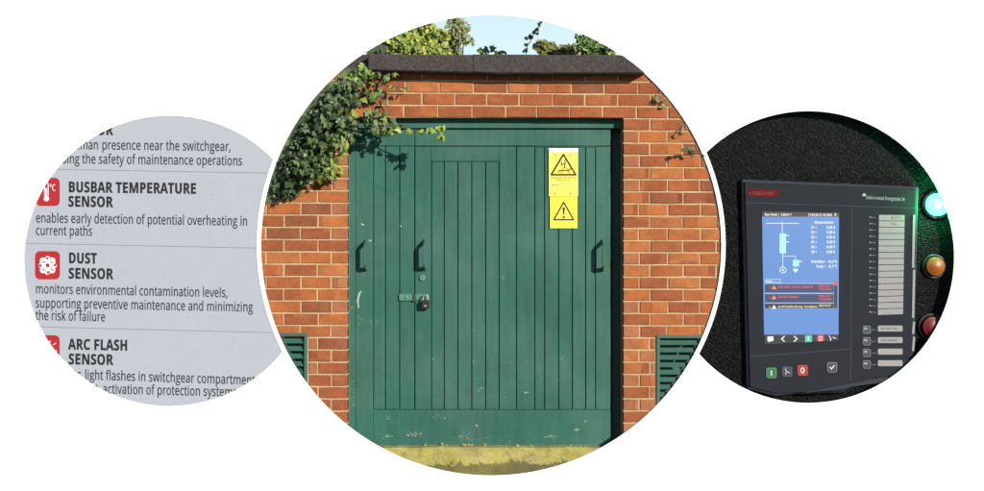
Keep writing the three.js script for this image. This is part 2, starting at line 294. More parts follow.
// ---------- warning signs ----------
const ink = '#2e1b05';
function tri(x, cx, top, base, hw, lw) { x.lineJoin = 'round'; x.lineWidth = lw; x.strokeStyle = ink; x.beginPath(); x.moveTo(cx, top); x.lineTo(cx + hw, base); x.lineTo(cx - hw, base); x.closePath(); x.stroke(); }
let HEAVY = 0;
function fit(x, s, x0, y, w, size, bold, slope = 0) { x.save(); x.font = `${bold ? 'bold ' : ''}${size}px sans-serif`; const m = x.measureText(s).width; x.transform(w / m, slope * w / m, 0, 1, x0, y); x.fillText(s, 0, 0); if (HEAVY) { x.strokeStyle = x.fillStyle; x.lineWidth = HEAVY; x.strokeText(s, 0, 0); } x.restore(); }
function sign(label, q, draw, z) {
  const t = thing('warning_sign', label, 'sign', P((q[0] + q[2]) / 2, q[3], z));
  const rs = rng(Math.round(q[1])), tex = canvasTex(Math.round((q[2] - q[0]) * 16), Math.round((q[3] - q[1]) * 16), (x, w, h) => { draw(x, w, h); for (let k = 0; k < 260; k++) { x.globalAlpha = 0.1 + 0.25 * rs(); x.fillStyle = rs() < 0.6 ? '#8a7430' : '#fff6c0'; x.beginPath(); x.ellipse(rs() * w, rs() * h, 1 + 9 * rs() * rs(), 1 + 4 * rs(), rs() * 3, 0, 7); x.fill(); } x.globalAlpha = 1; }), a = P(q[0], q[1], z), c = P(q[2], q[3], z);
  mesh('plate', planarUV(boxPx(...q, z - 0.003, z, 0.0006), a, c), std({ map: tex, roughness: 0.45 }), t);
  return t;
}
{
  const z1 = ZD + 0.006;
  const s1 = sign('yellow and white electric shock warning sign with figure, upper of two on green door', [548.8, 148.2, 578, 196.2], (x, w, h) => {
    x.fillStyle = '#e6d552'; x.fillRect(0, 0, w, h); x.fillStyle = '#e8e6da'; x.fillRect(0, 0, w, 62);
    x.fillStyle = '#e6d55a'; x.fillRect(8, 520, w - 16, 120);
    tri(x, w / 2, 100, 425, 196, 30); x.strokeStyle = ink; x.lineWidth = 17; x.lineJoin = 'miter';
    x.beginPath(); x.moveTo(205, 205); x.lineTo(200, 270); x.lineTo(262, 240); x.lineTo(252, 312); x.stroke(); x.beginPath(); x.moveTo(258, 182); x.lineTo(262, 240); x.stroke();
    x.beginPath(); x.moveTo(232, 300); x.lineTo(254, 336); x.lineTo(272, 298); x.fillStyle = ink; x.fill();
    x.lineWidth = 20; x.lineCap = 'round'; x.beginPath(); x.moveTo(165, 358); x.lineTo(225, 350); x.lineTo(310, 362); x.lineTo(335, 338); x.stroke();
    x.lineWidth = 13; x.beginPath(); x.moveTo(178, 360); x.lineTo(150, 395); x.moveTo(225, 352); x.lineTo(196, 396); x.moveTo(305, 362); x.lineTo(325, 398); x.moveTo(300, 340); x.lineTo(285, 322); x.stroke();
    x.beginPath(); x.arc(344, 332, 12, 0, 7); x.fill();
    x.fillStyle = '#4e3a0a'; fit(x, 'DANGER OF DEATH', 22, 486, w - 44, 44, true); fit(x, 'KEEP OUT', 130, 524, w - 250, 40, true); fit(x, '084380', 40, 598, 120, 34, true); x.fillRect(40, 632, w - 80, 3);
  }, z1);
  for (const [px, py] of [[555.6, 155], [570.6, 155], [555.6, 193.2], [570.6, 193.2]]) { const p = P(px, py, z1); mesh('screw', new THREE.SphereGeometry(0.0065, 12, 6).scale(1, 1, 0.4).translate(p.x, p.y, z1), steel, s1); }
  const s2 = sign('smaller plain yellow exclamation mark warning sign, lower of two on green door', [550, 196.5, 577.3, 228.3], (x, w, h) => {
    x.fillStyle = '#e6d23a'; x.fillRect(0, 0, w, h); tri(x, w * 0.5, 92, 372, 158, 25); x.fillStyle = ink;
    x.beginPath(); x.moveTo(w / 2 - 22, 175); x.lineTo(w / 2 + 22, 175); x.lineTo(w / 2 + 9, 295); x.lineTo(w / 2 - 9, 295); x.fill(); x.beginPath(); x.arc(w / 2, 332, 20, 0, 7); x.fill();
    x.fillStyle = '#b98a10'; x.fillRect(w / 2 - 18, 424, 36, 12);
  }, z1 - 0.001);
  for (const [px, py] of [[552.6, 199], [574.6, 199], [552.6, 225.8], [574.6, 225.8]]) { const p = P(px, py, z1); mesh('screw', new THREE.SphereGeometry(0.004, 10, 6).scale(1, 1, 0.4).translate(p.x, p.y, z1 - 0.001), steel, s2); }
}

// ---------- ivy ----------
const leafOutline = [[0, 0], [0.3, -0.14], [0.56, 0.1], [0.42, 0.34], [0.5, 0.62], [0.22, 0.6], [0, 1.05], [-0.22, 0.6], [-0.5, 0.62], [-0.42, 0.34], [-0.56, 0.1], [-0.3, -0.14]];
function ivyLeafGeo(k) {                           // five-lobed blade folded along its midrib, tip at -y
  const q = rng(300 + k), v = [], idx = [], pts = leafOutline.map(([x, y]) => [x * (0.9 + 0.25 * q()), -(y * (0.9 + 0.2 * q()) - 0.1)]);
  v.push(0, -0.32, 0.07 + 0.08 * q()); for (const [x, y] of pts) v.push(x, y, -0.22 * Math.abs(x) + 0.06 * (q() - 0.5) - (y < -0.8 ? 0.12 : 0));
  for (let i = 0; i < pts.length; i++) idx.push(0, 1 + (i + 1) % pts.length, 1 + i);
  const g = new THREE.BufferGeometry(); g.setAttribute('position', new THREE.Float32BufferAttribute(v, 3)); g.setAttribute('uv', new THREE.Float32BufferAttribute(Array.from({ length: v.length / 3 }, (_, i) => [v[3 * i], v[3 * i + 1]]).flat(), 2)); g.setIndex(idx);
  const o = g.toNonIndexed(); o.computeVertexNormals(); return o;
}
const leafGeos = [0, 1, 2, 3, 4].map(ivyLeafGeo);
const leafMat = (c, rough = 0.42) => new THREE.MeshPhysicalMaterial({ color: lin(...c), roughness: rough, side: THREE.DoubleSide, transmission: 0.15, thickness: 0 });
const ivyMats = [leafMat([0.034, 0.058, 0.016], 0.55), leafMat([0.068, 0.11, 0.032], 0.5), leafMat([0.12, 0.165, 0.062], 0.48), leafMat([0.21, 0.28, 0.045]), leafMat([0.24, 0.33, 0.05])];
{
  const q = rng(77), ivy = thing('ivy_plant', 'thick green ivy climbing over the brick beside the green door', 'ivy', P(300, 215, 0));
  const rim = (x, y) => { const a = 0.871, b = -0.49, dx = x - CX, dy = y - CY; const B = dx * -a + dy * -b, C = dx * dx + dy * dy - 226 * 226; const t = -B + Math.sqrt(Math.max(0, B * B - C)); return C > 0 ? 0 : t; };  // pixels to the rim along the shadow's fall
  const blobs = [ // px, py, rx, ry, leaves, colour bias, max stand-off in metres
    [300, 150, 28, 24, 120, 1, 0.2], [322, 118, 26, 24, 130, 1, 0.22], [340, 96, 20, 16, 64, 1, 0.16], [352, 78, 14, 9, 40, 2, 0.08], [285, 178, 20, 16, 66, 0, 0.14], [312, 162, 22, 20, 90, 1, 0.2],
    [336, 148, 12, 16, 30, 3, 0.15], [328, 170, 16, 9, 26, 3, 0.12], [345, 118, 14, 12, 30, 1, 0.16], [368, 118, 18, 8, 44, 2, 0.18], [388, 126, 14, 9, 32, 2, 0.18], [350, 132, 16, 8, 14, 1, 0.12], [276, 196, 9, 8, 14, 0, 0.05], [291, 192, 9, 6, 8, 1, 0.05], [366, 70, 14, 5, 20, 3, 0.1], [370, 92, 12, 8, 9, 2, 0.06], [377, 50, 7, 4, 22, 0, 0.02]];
  const spots = [];
  for (const [cx, cy, rx, ry, n, bias, zm] of blobs) for (let k = 0; k < n * 1.05; k++) {
    const a = q() * 6.283, r = Math.sqrt(q()) * (q() < 0.1 ? 1.15 : 1), x = cx + Math.cos(a) * rx * r, y = cy + Math.sin(a) * ry * r;
    if (Math.hypot(x - CX, y - CY) > CR + 3) continue;
    spots.push([x, y, zm * Math.pow(q(), 0.8), bias, 0.024 + 0.04 * Math.pow(q(), 1.4)]);
  }
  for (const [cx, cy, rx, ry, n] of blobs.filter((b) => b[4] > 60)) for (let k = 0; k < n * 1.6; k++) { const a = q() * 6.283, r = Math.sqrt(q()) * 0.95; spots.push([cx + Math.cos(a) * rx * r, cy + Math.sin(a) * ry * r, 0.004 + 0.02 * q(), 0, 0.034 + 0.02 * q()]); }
  const along = (pts, n, zs, bias, spread, sz) => { const c = new THREE.CatmullRomCurve3(pts.map(([x, y], i) => new THREE.Vector3(x, y, zs[i]))); for (let k = 0; k < n; k++) { const p = c.getPoint((k + 0.5) / n); spots.push([p.x + (q() - 0.5) * spread, p.y + (q() - 0.5) * spread, p.z + (q() - 0.5) * 0.02, bias, sz * (0.75 + 0.5 * q())]); } return c; };
  const stems = [along([[360, 70], [374, 73], [388, 75], [400, 75.5]], 12, [0.04, 0.06, 0.07, 0.07], 3, 6, 0.036), along([[366, 80], [384, 85], [398, 87.5], [411, 88]], 6, [0.03, 0.06, 0.08, 0.08], 3, 4, 0.034),
    along([[396, 127], [412, 129.5], [430, 131], [438, 130], [446, 126]], 7, [0.12, 0.16, 0.2, 0.22, 0.23], 4, 5, 0.042), along([[376, 86], [381, 98], [388, 108]], 5, [0.02, 0.03, 0.05], 2, 4, 0.03),
    along([[330, 172], [320, 178], [306, 183]], 8, [0.05, 0.06, 0.05], 3, 5, 0.036), along([[300, 187], [292, 194], [288, 197]], 5, [0.02, 0.02, 0.02], 1, 5, 0.034)];
  for (let k = 0; k < 5; k++) spots.push([436 + q() * 14, 123 + q() * 14, 0.2 + 0.05 * q(), 4, 0.045]);
  const all = spots.map(([x, y, z, bias, size]) => {
    const room = rim(x, y) * S / 0.918 , edge = CR - Math.hypot(x - CX, y - CY);
    const flat = edge * S < size * 1.05;
    z = flat ? 0.003 + 0.003 * q() : Math.max(0.006, Math.min(z + 0.01, room * 0.95));
    const p = P(x, y, z), e = new THREE.Euler(flat ? 0 : (q() - 0.64) * 2, flat ? 0 : (q() - 0.32) * 2.2, (q() - 0.5) * 2.2), m = new THREE.Matrix4().compose(p, new THREE.Quaternion().setFromEuler(e), new THREE.Vector3(size, size, flat ? 0.002 : size));
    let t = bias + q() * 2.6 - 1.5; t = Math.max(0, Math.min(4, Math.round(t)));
    return { m, z, x, y, t, k: Math.floor(q() * 5), size };
  });
  all.sort((a, b) => (b.z + b.size) - (a.z + a.size));
  const rest = [[], [], [], [], []];
  all.forEach((o, i) => {
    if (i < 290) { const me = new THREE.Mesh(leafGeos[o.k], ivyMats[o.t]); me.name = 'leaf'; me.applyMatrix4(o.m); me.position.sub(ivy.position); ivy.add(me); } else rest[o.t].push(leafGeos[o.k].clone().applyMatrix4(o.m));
  });
  const g = rest.map((a, t) => [a, t]).filter(([a]) => a.length);
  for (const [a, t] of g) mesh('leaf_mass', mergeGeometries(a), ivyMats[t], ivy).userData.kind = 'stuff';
  const woody = std({ color: lin(0.09, 0.06, 0.035), roughness: 0.9 });
  const tubes = stems.map((c) => new THREE.TubeGeometry(new THREE.CatmullRomCurve3(c.points.map((p) => P(p.x, p.y, Math.max(0.008, p.z - 0.012)))), 16, 0.0035, 5));
  for (const pts of [[[272, 205], [290, 180], [306, 150], [325, 118], [345, 92], [362, 76]], [[300, 170], [322, 150], [340, 128], [362, 118], [396, 127]], [[310, 140], [330, 160], [330, 172]], [[345, 92], [366, 80]], [[345, 112], [368, 96], [376, 86]], [[285, 185], [300, 187]]]) tubes.push(new THREE.TubeGeometry(new THREE.CatmullRomCurve3(pts.map(([x, y], i) => P(x, y, 0.012 + (x > 350 ? 0.03 : 0)))), 24, 0.006, 6));
  for (const t of tubes) mesh('stem', t, woody, ivy);
  // creeper tips that hang in from the right
  const creeper = (label, pts, n, zs, sz, spread) => {
    const c = new THREE.CatmullRomCurve3(pts.map(([x, y], i) => P(x, y, zs[i]))), o = thing('creeper_sprig', label, 'creeper', c.getPoint(0));
    mesh('stem', new THREE.TubeGeometry(c, 20, 0.0026, 5), woody, o);
    for (let k = 0; k < n; k++) { const p = c.getPoint((k + 0.6) / n), f = D / (D - p.z) / S; if (Math.hypot(p.x * f + W / 2 - CX, H / 2 - (p.y - EYE) * f - CY) > CR - 5) continue; const me = new THREE.Mesh(leafGeos[k % 5], ivyMats[Math.floor(q() * 3)]); me.name = 'leaf'; me.position.copy(p).add(new THREE.Vector3((q() - 0.5) * spread, (q() - 0.5) * spread, 0.006)).sub(o.position); me.rotation.set((q() - 0.5), (q() - 0.3), (q() - 0.5) * 3); me.scale.setScalar(sz * (0.7 + 0.6 * q())); o.add(me); }
  };
  creeper('dark creeper sprig hanging below the right end of the felt roof edge', [[660, 88], [659, 94], [660, 99], [664, 104]], 9, [0.004, 0.02, 0.03, 0.02], 0.028, 0.035);
  creeper('thin creeper tendril with leaves on the brick right of the green door', [[706, 157], [699, 152], [690, 148], [680, 150]], 10, [0.004, 0.04, 0.08, 0.1], 0.032, 0.035);
  creeper('upturned creeper tip with few leaves against brick near the roof edge', [[686, 121], [683, 127], [678, 134]], 3, [0.004, 0.025, 0.05], 0.026, 0.02);
}

// ---------- plants on and behind the roof ----------
function twigLeaf(w, l) { const g = new THREE.BufferGeometry(); g.setAttribute('position', new THREE.Float32BufferAttribute([0, 0, 0, w, l * 0.45, 0.12 * l, 0, l, 0, -w, l * 0.45, 0.12 * l], 3)); g.setAttribute('uv', new THREE.Float32BufferAttribute([0, 0, 1, 0.5, 0, 1, 0, 0.5], 2)); g.setIndex([0, 1, 2, 0, 2, 3]); g.computeVertexNormals(); return g; }
const oneLeaf = twigLeaf(0.42, 1).toNonIndexed();
function crownGeo(list, q, cols, loose) {                 // list: [centre, radii, leaves, leaf length]
  const pos = [], nor = [], col = [], m = new THREE.Matrix4(), v = new THREE.Vector3(), nm = new THREE.Matrix3(), src = oneLeaf.attributes;
  for (const [c, rad, n, len] of list) {
    const clumps = Array.from({ length: Math.max(3, Math.round(n / 26)) }, () => { const u = new THREE.Vector3(q() * 2 - 1, q() * 2 - 1, q() * 2 - 1); while (u.length() > 1) u.set(q() * 2 - 1, q() * 2 - 1, q() * 2 - 1); return u.multiply(rad).add(c); });
    for (let k = 0; k < n; k++) {
      const cl = clumps[k % clumps.length], s = Math.min(rad.x, rad.y) * loose, p = new THREE.Vector3((q() + q() - 1) * s, (q() + q() - 1) * s, (q() + q() - 1) * s).add(cl);
      const L = len * (0.6 + 0.8 * q()); m.compose(p, new THREE.Quaternion().setFromUnitVectors(new THREE.Vector3(0, 0, 1), new THREE.Vector3(0.35 + q() * 2 - 1, 0.45 + q() * 2 - 1, 0.7 + q() * 1.6 - 0.8).normalize()).multiply(new THREE.Quaternion().setFromAxisAngle(new THREE.Vector3(0, 0, 1), q() * 6.3)), new THREE.Vector3(L, L, L)); nm.getNormalMatrix(m);
      const cc = cols[Math.floor(q() * cols.length)], b = 0.75 + 0.5 * q();
      for (let i = 0; i < src.position.count; i++) { v.fromBufferAttribute(src.position, i).applyMatrix4(m); pos.push(v.x, v.y, v.z); v.fromBufferAttribute(src.normal, i).applyMatrix3(nm).normalize(); nor.push(v.x, v.y, v.z); col.push(cc[0] * b, cc[1] * b, cc[2] * b); }
    }
  }
  const g = new THREE.BufferGeometry(); g.setAttribute('position', new THREE.Float32BufferAttribute(pos, 3)); g.setAttribute('normal', new THREE.Float32BufferAttribute(nor, 3)); g.setAttribute('color', new THREE.Float32BufferAttribute(col, 3)); return g;
}
const crownMat = new THREE.MeshPhysicalMaterial({ color: 0xffffff, vertexColors: true, roughness: 0.6, side: THREE.DoubleSide, transmission: 0.3, thickness: 0 });
const bark = std({ color: lin(0.07, 0.055, 0.04), roughness: 0.95, bumpMap: coarseBump, bumpScale: 0.01 });
function tree(name, label, cat, z, trunkPx, blobs, len, cols, seed, loose = 0.38, group) {
  const q = rng(seed), base = P(trunkPx, 60, z); base.y = 0; const t = thing(name, label, cat, base, group);
  const list = blobs.map(([x, y, rx, ry, n]) => { const k = S * (D - z) / D; return [P(x, y, z + (q() - 0.5) * 0.4), new THREE.Vector3(rx * k, ry * k, Math.min(0.8, rx * k)), n, len]; });
  const mean = list.reduce((a, b) => a.add(b[0]), new THREE.Vector3()).multiplyScalar(1 / list.length), fork = new THREE.Vector3(base.x, mean.y * 0.55, z);
  const tube = (a, b, r0, r1) => { const g = new THREE.CylinderGeometry(r1, r0, a.distanceTo(b), 8).translate(0, a.distanceTo(b) / 2, 0), d = b.clone().sub(a).normalize(); g.applyQuaternion(new THREE.Quaternion().setFromUnitVectors(new THREE.Vector3(0, 1, 0), d)); return g.translate(a.x, a.y, a.z); };
  mesh('trunk', tube(new THREE.Vector3(base.x, -0.02, z), fork, 0.09, 0.055), bark, t);
  for (const [c, r] of list) { mesh('limb', tube(fork, c, loose > 0.5 ? 0.014 : 0.03, 0.006), bark, t); for (let k = 0; k < 5; k++) mesh('twig', tube(c, c.clone().add(new THREE.Vector3((q() - 0.5) * 1.5 * r.x, (q() - 0.1) * r.y, (q() - 0.5) * r.z)), 0.01, 0.003), bark, t); }
  mesh('crown', crownGeo(list, q, cols, loose), crownMat, t);
  return t;
}
tree('tree', 'bushy yellow green tree rising behind the roof edge', 'tree', -3.6, 405, [[398, 47, 22, 12, 5200], [422, 41, 19, 12, 4200], [384, 54, 14, 8, 1500], [430, 52, 18, 8, 1600], [440, 36, 9, 6, 300], [427, 27, 6, 3, 120], [412, 62, 30, 8, 900]], 0.042, [[0.38, 0.42, 0.08], [0.27, 0.36, 0.06], [0.46, 0.42, 0.1], [0.2, 0.3, 0.06]], 501);
tree('tree', 'loose airy tree with small olive leaves, pale sky showing through it', 'tree', -4.6, 452, [[455, 22, 9, 5, 200], [456, 35, 12, 9, 330], [464, 35, 7, 9, 130], [443, 40, 8, 9, 200], [453, 50, 14, 5, 220], [450, 60, 14, 6, 200]], 0.042, [[0.24, 0.3, 0.12], [0.28, 0.32, 0.13], [0.38, 0.3, 0.15], [0.2, 0.27, 0.12]], 502, 0.85);
tree('shrub', 'low brownish green shrub behind the roof edge', 'shrub', -3.4, 555, [[545, 49, 10, 6, 1100], [566, 51, 12, 5, 1100], [541, 46, 6, 4, 300], [556, 60, 24, 6, 800]], 0.036, [[0.28, 0.28, 0.08], [0.34, 0.29, 0.1], [0.2, 0.22, 0.06]], 503);
tree('shrub', 'leafy bright green shrub rising behind the roof edge beside a brownish one', 'shrub', -3.0, 600, [[588, 47, 9, 7, 420], [604, 52, 10, 5, 600], [598, 60, 16, 5, 500], [585, 39, 7, 3, 50]], 0.05, [[0.14, 0.24, 0.06], [0.28, 0.37, 0.09], [0.11, 0.18, 0.05]], 504);
{ // sprigs growing up from the roof
  const q = rng(88), woody = std({ color: lin(0.1, 0.09, 0.04) });
  const sprig = (label, pts, leaves, sz, mats) => {
    const z = -0.35, c = new THREE.CatmullRomCurve3(pts.map(([x, y]) => P(x, y, z))), o = thing('roof_sprig', label, 'plant', c.getPoint(0));
    mesh('stem', new THREE.TubeGeometry(c, 20, 0.003, 5), woody, o);
    for (const [x, y] of leaves) { const me = new THREE.Mesh(leafGeos[Math.floor(q() * 5)], ivyMats[mats[Math.floor(q() * mats.length)]]); me.name = 'leaf'; me.position.copy(P(x, y, z + 0.01)).sub(o.position); me.rotation.set((q() - 0.5) * 1.2, (q() - 0.4) * 1.2, (q() - 0.5) * 4); me.scale.setScalar(sz * (0.7 + 0.6 * q())); o.add(me); }
  };
  sprig('tall thin leafy stem standing up from the roof against pale sky', [[526, 58], [527, 47], [531, 40], [535, 32], [539, 27], [540, 21]], [[524, 51], [527, 50], [526, 44], [530, 38], [532, 37], [531, 36], [535, 32], [536, 29], [537, 33], [540, 25], [541, 22], [527, 38]], 0.026, [1, 2, 3]);
  sprig('small dark leaved seedling on the roof with three broad leaves', [[486, 60], [485, 54], [485, 47]], [[479, 49], [485, 48], [491, 49], [483, 53], [488, 54], [487, 51], [495, 54]], 0.036, [0, 1, 3]);
  sprig('tiny two leaved seedling on the roof between bigger plants', [[503, 60], [503, 55], [503, 51]], [[503, 51], [501, 53], [505, 52]], 0.03, [0, 1]);
}

// ---------- fallen leaves on the doorstep ----------
{
  const q = rng(19), list = [];
  for (const [cx, n, w] of [[468, 9, 5], [446, 4, 5], [484, 2, 5], [420, 1, 9], [530, 2, 20], [570, 2, 12]]) for (let k = 0; k < n; k++) { const p = P(cx + (q() - 0.5) * 2 * w, 447.2, -0.03 - 0.05 * q()), s = 0.008 + 0.013 * q(); list.push(leafGeos[k % 5].clone().applyMatrix4(new THREE.Matrix4().compose(new THREE.Vector3(p.x, P(0, 447.4, 0).y + 0.003 + 0.006 * q(), p.z), new THREE.Quaternion().setFromEuler(new THREE.Euler(-1.1 + q() * 0.9, q() - 0.5, q() * 6)), new THREE.Vector3(s, s, s)))); }
  const m = mesh('fallen_leaves', mergeGeometries(list), leafMat([0.36, 0.27, 0.09], 0.8)); m.userData.kind = 'stuff'; tag(m, 'scatter of small dry tan leaves along the doorstep', 'leaves');
}

// ---------- left: printed information panel ----------
{
  const poly = lune(169.2, 261, 148, 232.4), z = 0.006, A = P(19, 111, z), C = P(320, 411, z), K = 6, X = (p) => (p - 19) * K, Y = (p) => (p - 111) * K;
  const tex = canvasTex(1806, 1800, (x, w, h) => {
    x.fillStyle = '#969ba5'; x.fillRect(0, 0, w, h);
    const img = x.getImageData(0, 0, w, h); for (let j = 0; j < h; j++) for (let i = 0; i < w; i++) { const o = 4 * (j * w + i), v = 1 + 0.05 * (nF[(j >> 1) % 512 * 512 + (i >> 1) % 512] - 0.5) + 0.03 * (nC[(j >> 2) % 512 * 512 + (i >> 2) % 512] - 0.5); for (let k = 0; k < 3; k++) img.data[o + k] *= v; } x.putImageData(img, 0, 0);
    const T = (s, x0, x1, y0, y1, bold) => { x.fillStyle = bold ? '#101116' : '#1b1d23'; HEAVY = bold ? 3 : 1.8; fit(x, s, X(x0), Y(y0), (x1 - x0) * K, (bold ? 14.6 : 13.2) * K, bold, (y1 - y0) / (x1 - x0)); HEAVY = 0; };
    T('SENSOR', 68, 113, 134.6, 135, true);
    T('detects human', 36, 98.6, 148.6, 149.4, false); T('presence near the switchgear,', 101.7, 231.2, 149.4, 151, false); T('increasing', 36, 79.6, 162.8, 163.4, false); T('the safety of maintenance operations', 82, 242.4, 163.4, 165.3, false);
    T('BUSBAR TEMPERATURE', 68, 196.6, 192.2, 193.8, true); T('SENSOR', 68, 113, 206.6, 207.2, true);
    T('enables early detection of potential overheating in', 35.6, 247.8, 222.4, 225.6, false); T('current paths', 35.6, 92.5, 234.9, 235.7, false);
    T('DUST', 68.2, 97, 263.2, 263.7, true); T('SENSOR', 68.2, 113.2, 278.5, 279.2, true);
    T('monitors environmental contamination levels,', 35.3, 228, 293.2, 297.2, false); T('supporting preventive maintenance and minimizing', 35.3, 253, 307.4, 311.6, false); T('the risk of failure', 35.3, 105.5, 319.8, 321.4, false);
    T('ARC FLASH', 68.3, 128, 349.4, 350.6, true); T('SENSOR', 68.3, 113.2, 364.2, 365, true);
    T('detects', 48, 81.6, 378.2, 379.2, false); T('light flashes in switchgear compartments', 84.6, 259.5, 379.3, 384.8, false); T('and fast', 61, 98.4, 392.6, 393.2, false); T('activation of protection systems', 102.5, 237, 393.3, 396.5, false);
    x.strokeStyle = '#6d7178'; x.lineWidth = 4; for (const [a, b, c, d] of [[19, 168.8, 300, 173.6], [19, 243.2, 300, 249], [19, 326.4, 300, 333.4], [19, 402.5, 300, 409]]) { x.beginPath(); x.moveTo(X(a), Y(b)); x.lineTo(X(c), Y(d)); x.stroke(); }
    const icon = (x0, y0, x1, y1) => { x.fillStyle = '#98101a'; x.beginPath(); x.roundRect(X(x0), Y(y0), (x1 - x0) * K, (y1 - y0) * K, 5 * K); x.fill(); x.fillStyle = x.strokeStyle = '#dcdcdf'; };
    icon(35.6, 177.8, 59.8, 206); // thermometer
    x.lineWidth = 5; x.beginPath(); x.moveTo(X(44.6), Y(196)); x.lineTo(X(44.6), Y(184)); x.arc(X(46.4), Y(184), 1.8 * K, Math.PI, 0); x.lineTo(X(48.2), Y(196)); x.stroke(); x.beginPath(); x.arc(X(46.4), Y(198.6), 2.7 * K, 0, 7); x.fill(); x.fillRect(X(45.7), Y(188), 1.4 * K, 9 * K); fit(x, '°C', X(49.6), Y(190.8), 6 * K, 9 * K, false);
    icon(35, 251.2, 60, 279.4); // dust cluster
    for (let k = 0; k < 8; k++) { const a = k / 8 * 6.283; x.beginPath(); x.arc(X(47.6 + 6.4 * Math.cos(a)), Y(265.4 + 6.6 * Math.sin(a)), (k % 2 ? 3.2 : 2.7) * K, 0, 7); x.fill(); } x.beginPath(); x.arc(X(47.6), Y(265.4), 5.6 * K, 0, 7); x.fill();
    x.fillStyle = '#98101a'; for (const [a, b, r] of [[47.6, 265.4, 2], [43.2, 262, 0.9], [52, 262.4, 0.9], [43.6, 269.4, 0.9], [51.6, 269.2, 0.9], [40.2, 265.6, 1.5], [55, 265, 1.4], [47.4, 258.4, 1.3], [48.2, 272.4, 1.5], [42.4, 260.2, 0.7], [45, 261.8, 0.6], [50.4, 259.6, 0.7], [45.6, 270.8, 0.6], [53.4, 270.2, 0.8], [52.8, 265.8, 0.6]]) { x.beginPath(); x.arc(X(a), Y(b), r * K, 0, 7); x.fill(); }
    icon(35, 335.2, 59.7, 364); x.lineWidth = 5; // arc flash
    x.beginPath(); x.moveTo(X(47), Y(341)); x.lineTo(X(42.5), Y(351)); x.lineTo(X(47), Y(350)); x.lineTo(X(44.5), Y(359)); x.lineTo(X(52), Y(347.5)); x.lineTo(X(47.6), Y(348.4)); x.lineTo(X(51), Y(341)); x.closePath(); x.fill(); x.beginPath(); x.moveTo(X(53), Y(345)); x.lineTo(X(56), Y(343)); x.moveTo(X(53.5), Y(350)); x.lineTo(X(57), Y(351)); x.stroke();
  });
  const g = planarUV(plate(quadPx(poly, z), 0.0032, z, 0), A, C);
  tag(mesh('information_panel', g, std({ map: tex, roughness: 0.75 })), 'grey printed information panel listing sensors with red square icons', 'panel');
}

// ---------- right: black cabinet with a control unit and lamps ----------
const ZC = -0.065;
{
  const q = rng(63), pn = noiseField(512, 64, 2, 67, 0.5);
  const peel = dataTex(512, grey(pn, 0.25, 0.75), false, 0.42);
  const black = new THREE.MeshPhysicalMaterial({ color: lin(0.004, 0.004, 0.0046), roughness: 0.3, specularIntensity: 0.13, bumpMap: peel, bumpScale: 0.0034 });
  const cab = thing('control_cabinet', 'black textured metal cabinet front with coloured pilot lamps', 'cabinet', P(808, 403, ZC));
  mesh('front', plate(quadPx(lune(808.2, 257, 151, 231.9), 0), ZC - 0.06, ZC, 0.001), black, cab);
  const lamp = (px, py, r, lensMat, label) => {
    const z0 = ZC, k = S * (D - z0) / D, L = new THREE.Group(); L.name = 'pilot_lamp'; L.userData.label = label; const c = P(px, py, ZC + 0.04); c.z = ZC; cab.add(L); L.position.copy(c).sub(cab.position);
    const lathe = (pts) => new THREE.LatheGeometry(pts.map(([a, b]) => new THREE.Vector2(a * r * k, b)), 40).rotateX(Math.PI / 2).translate(c.x, c.y, c.z);
    mesh('bezel', lathe([[1.28, -0.002], [1.28, 0.012], [1.2, 0.016], [1.02, 0.017], [1.02, 0.001]]), std({ color: lin(0.03, 0.03, 0.03), metalness: 0.4, roughness: 0.4 }), L);
    mesh('lens', lathe([[0.98, 0.002], [0.98, 0.03], [0.94, 0.038], [0.86, 0.041], [0.84, 0.038], [0.7, 0.045], [0.4, 0.053], [0.0001, 0.056]]), lensMat, L);
    return L;
  };
  const G = lamp(938.5, 204.5, 11.5, std({ color: lin(0.1, 0.6, 0.35), emissive: lin(0.14, 1, 0.52), emissiveIntensity: 1.7, roughness: 0.4 }), 'lit green pilot lamp');
  const pl = new THREE.PointLight(new THREE.Color(0.02, 1, 0.3), 1.9, 0, 2); pl.position.set(0, 0, 0.068); pl.castShadow = true; pl.shadow.radius = 2; G.add(pl);
  lamp(936, 266.5, 9.6, std({ color: lin(0.25, 0.066, 0.002), roughness: 0.45 }), 'unlit amber pilot lamp'); lamp(933, 327, 10.5, std({ color: lin(0.13, 0.002, 0.005), roughness: 0.45 }), 'unlit red pilot lamp');
}
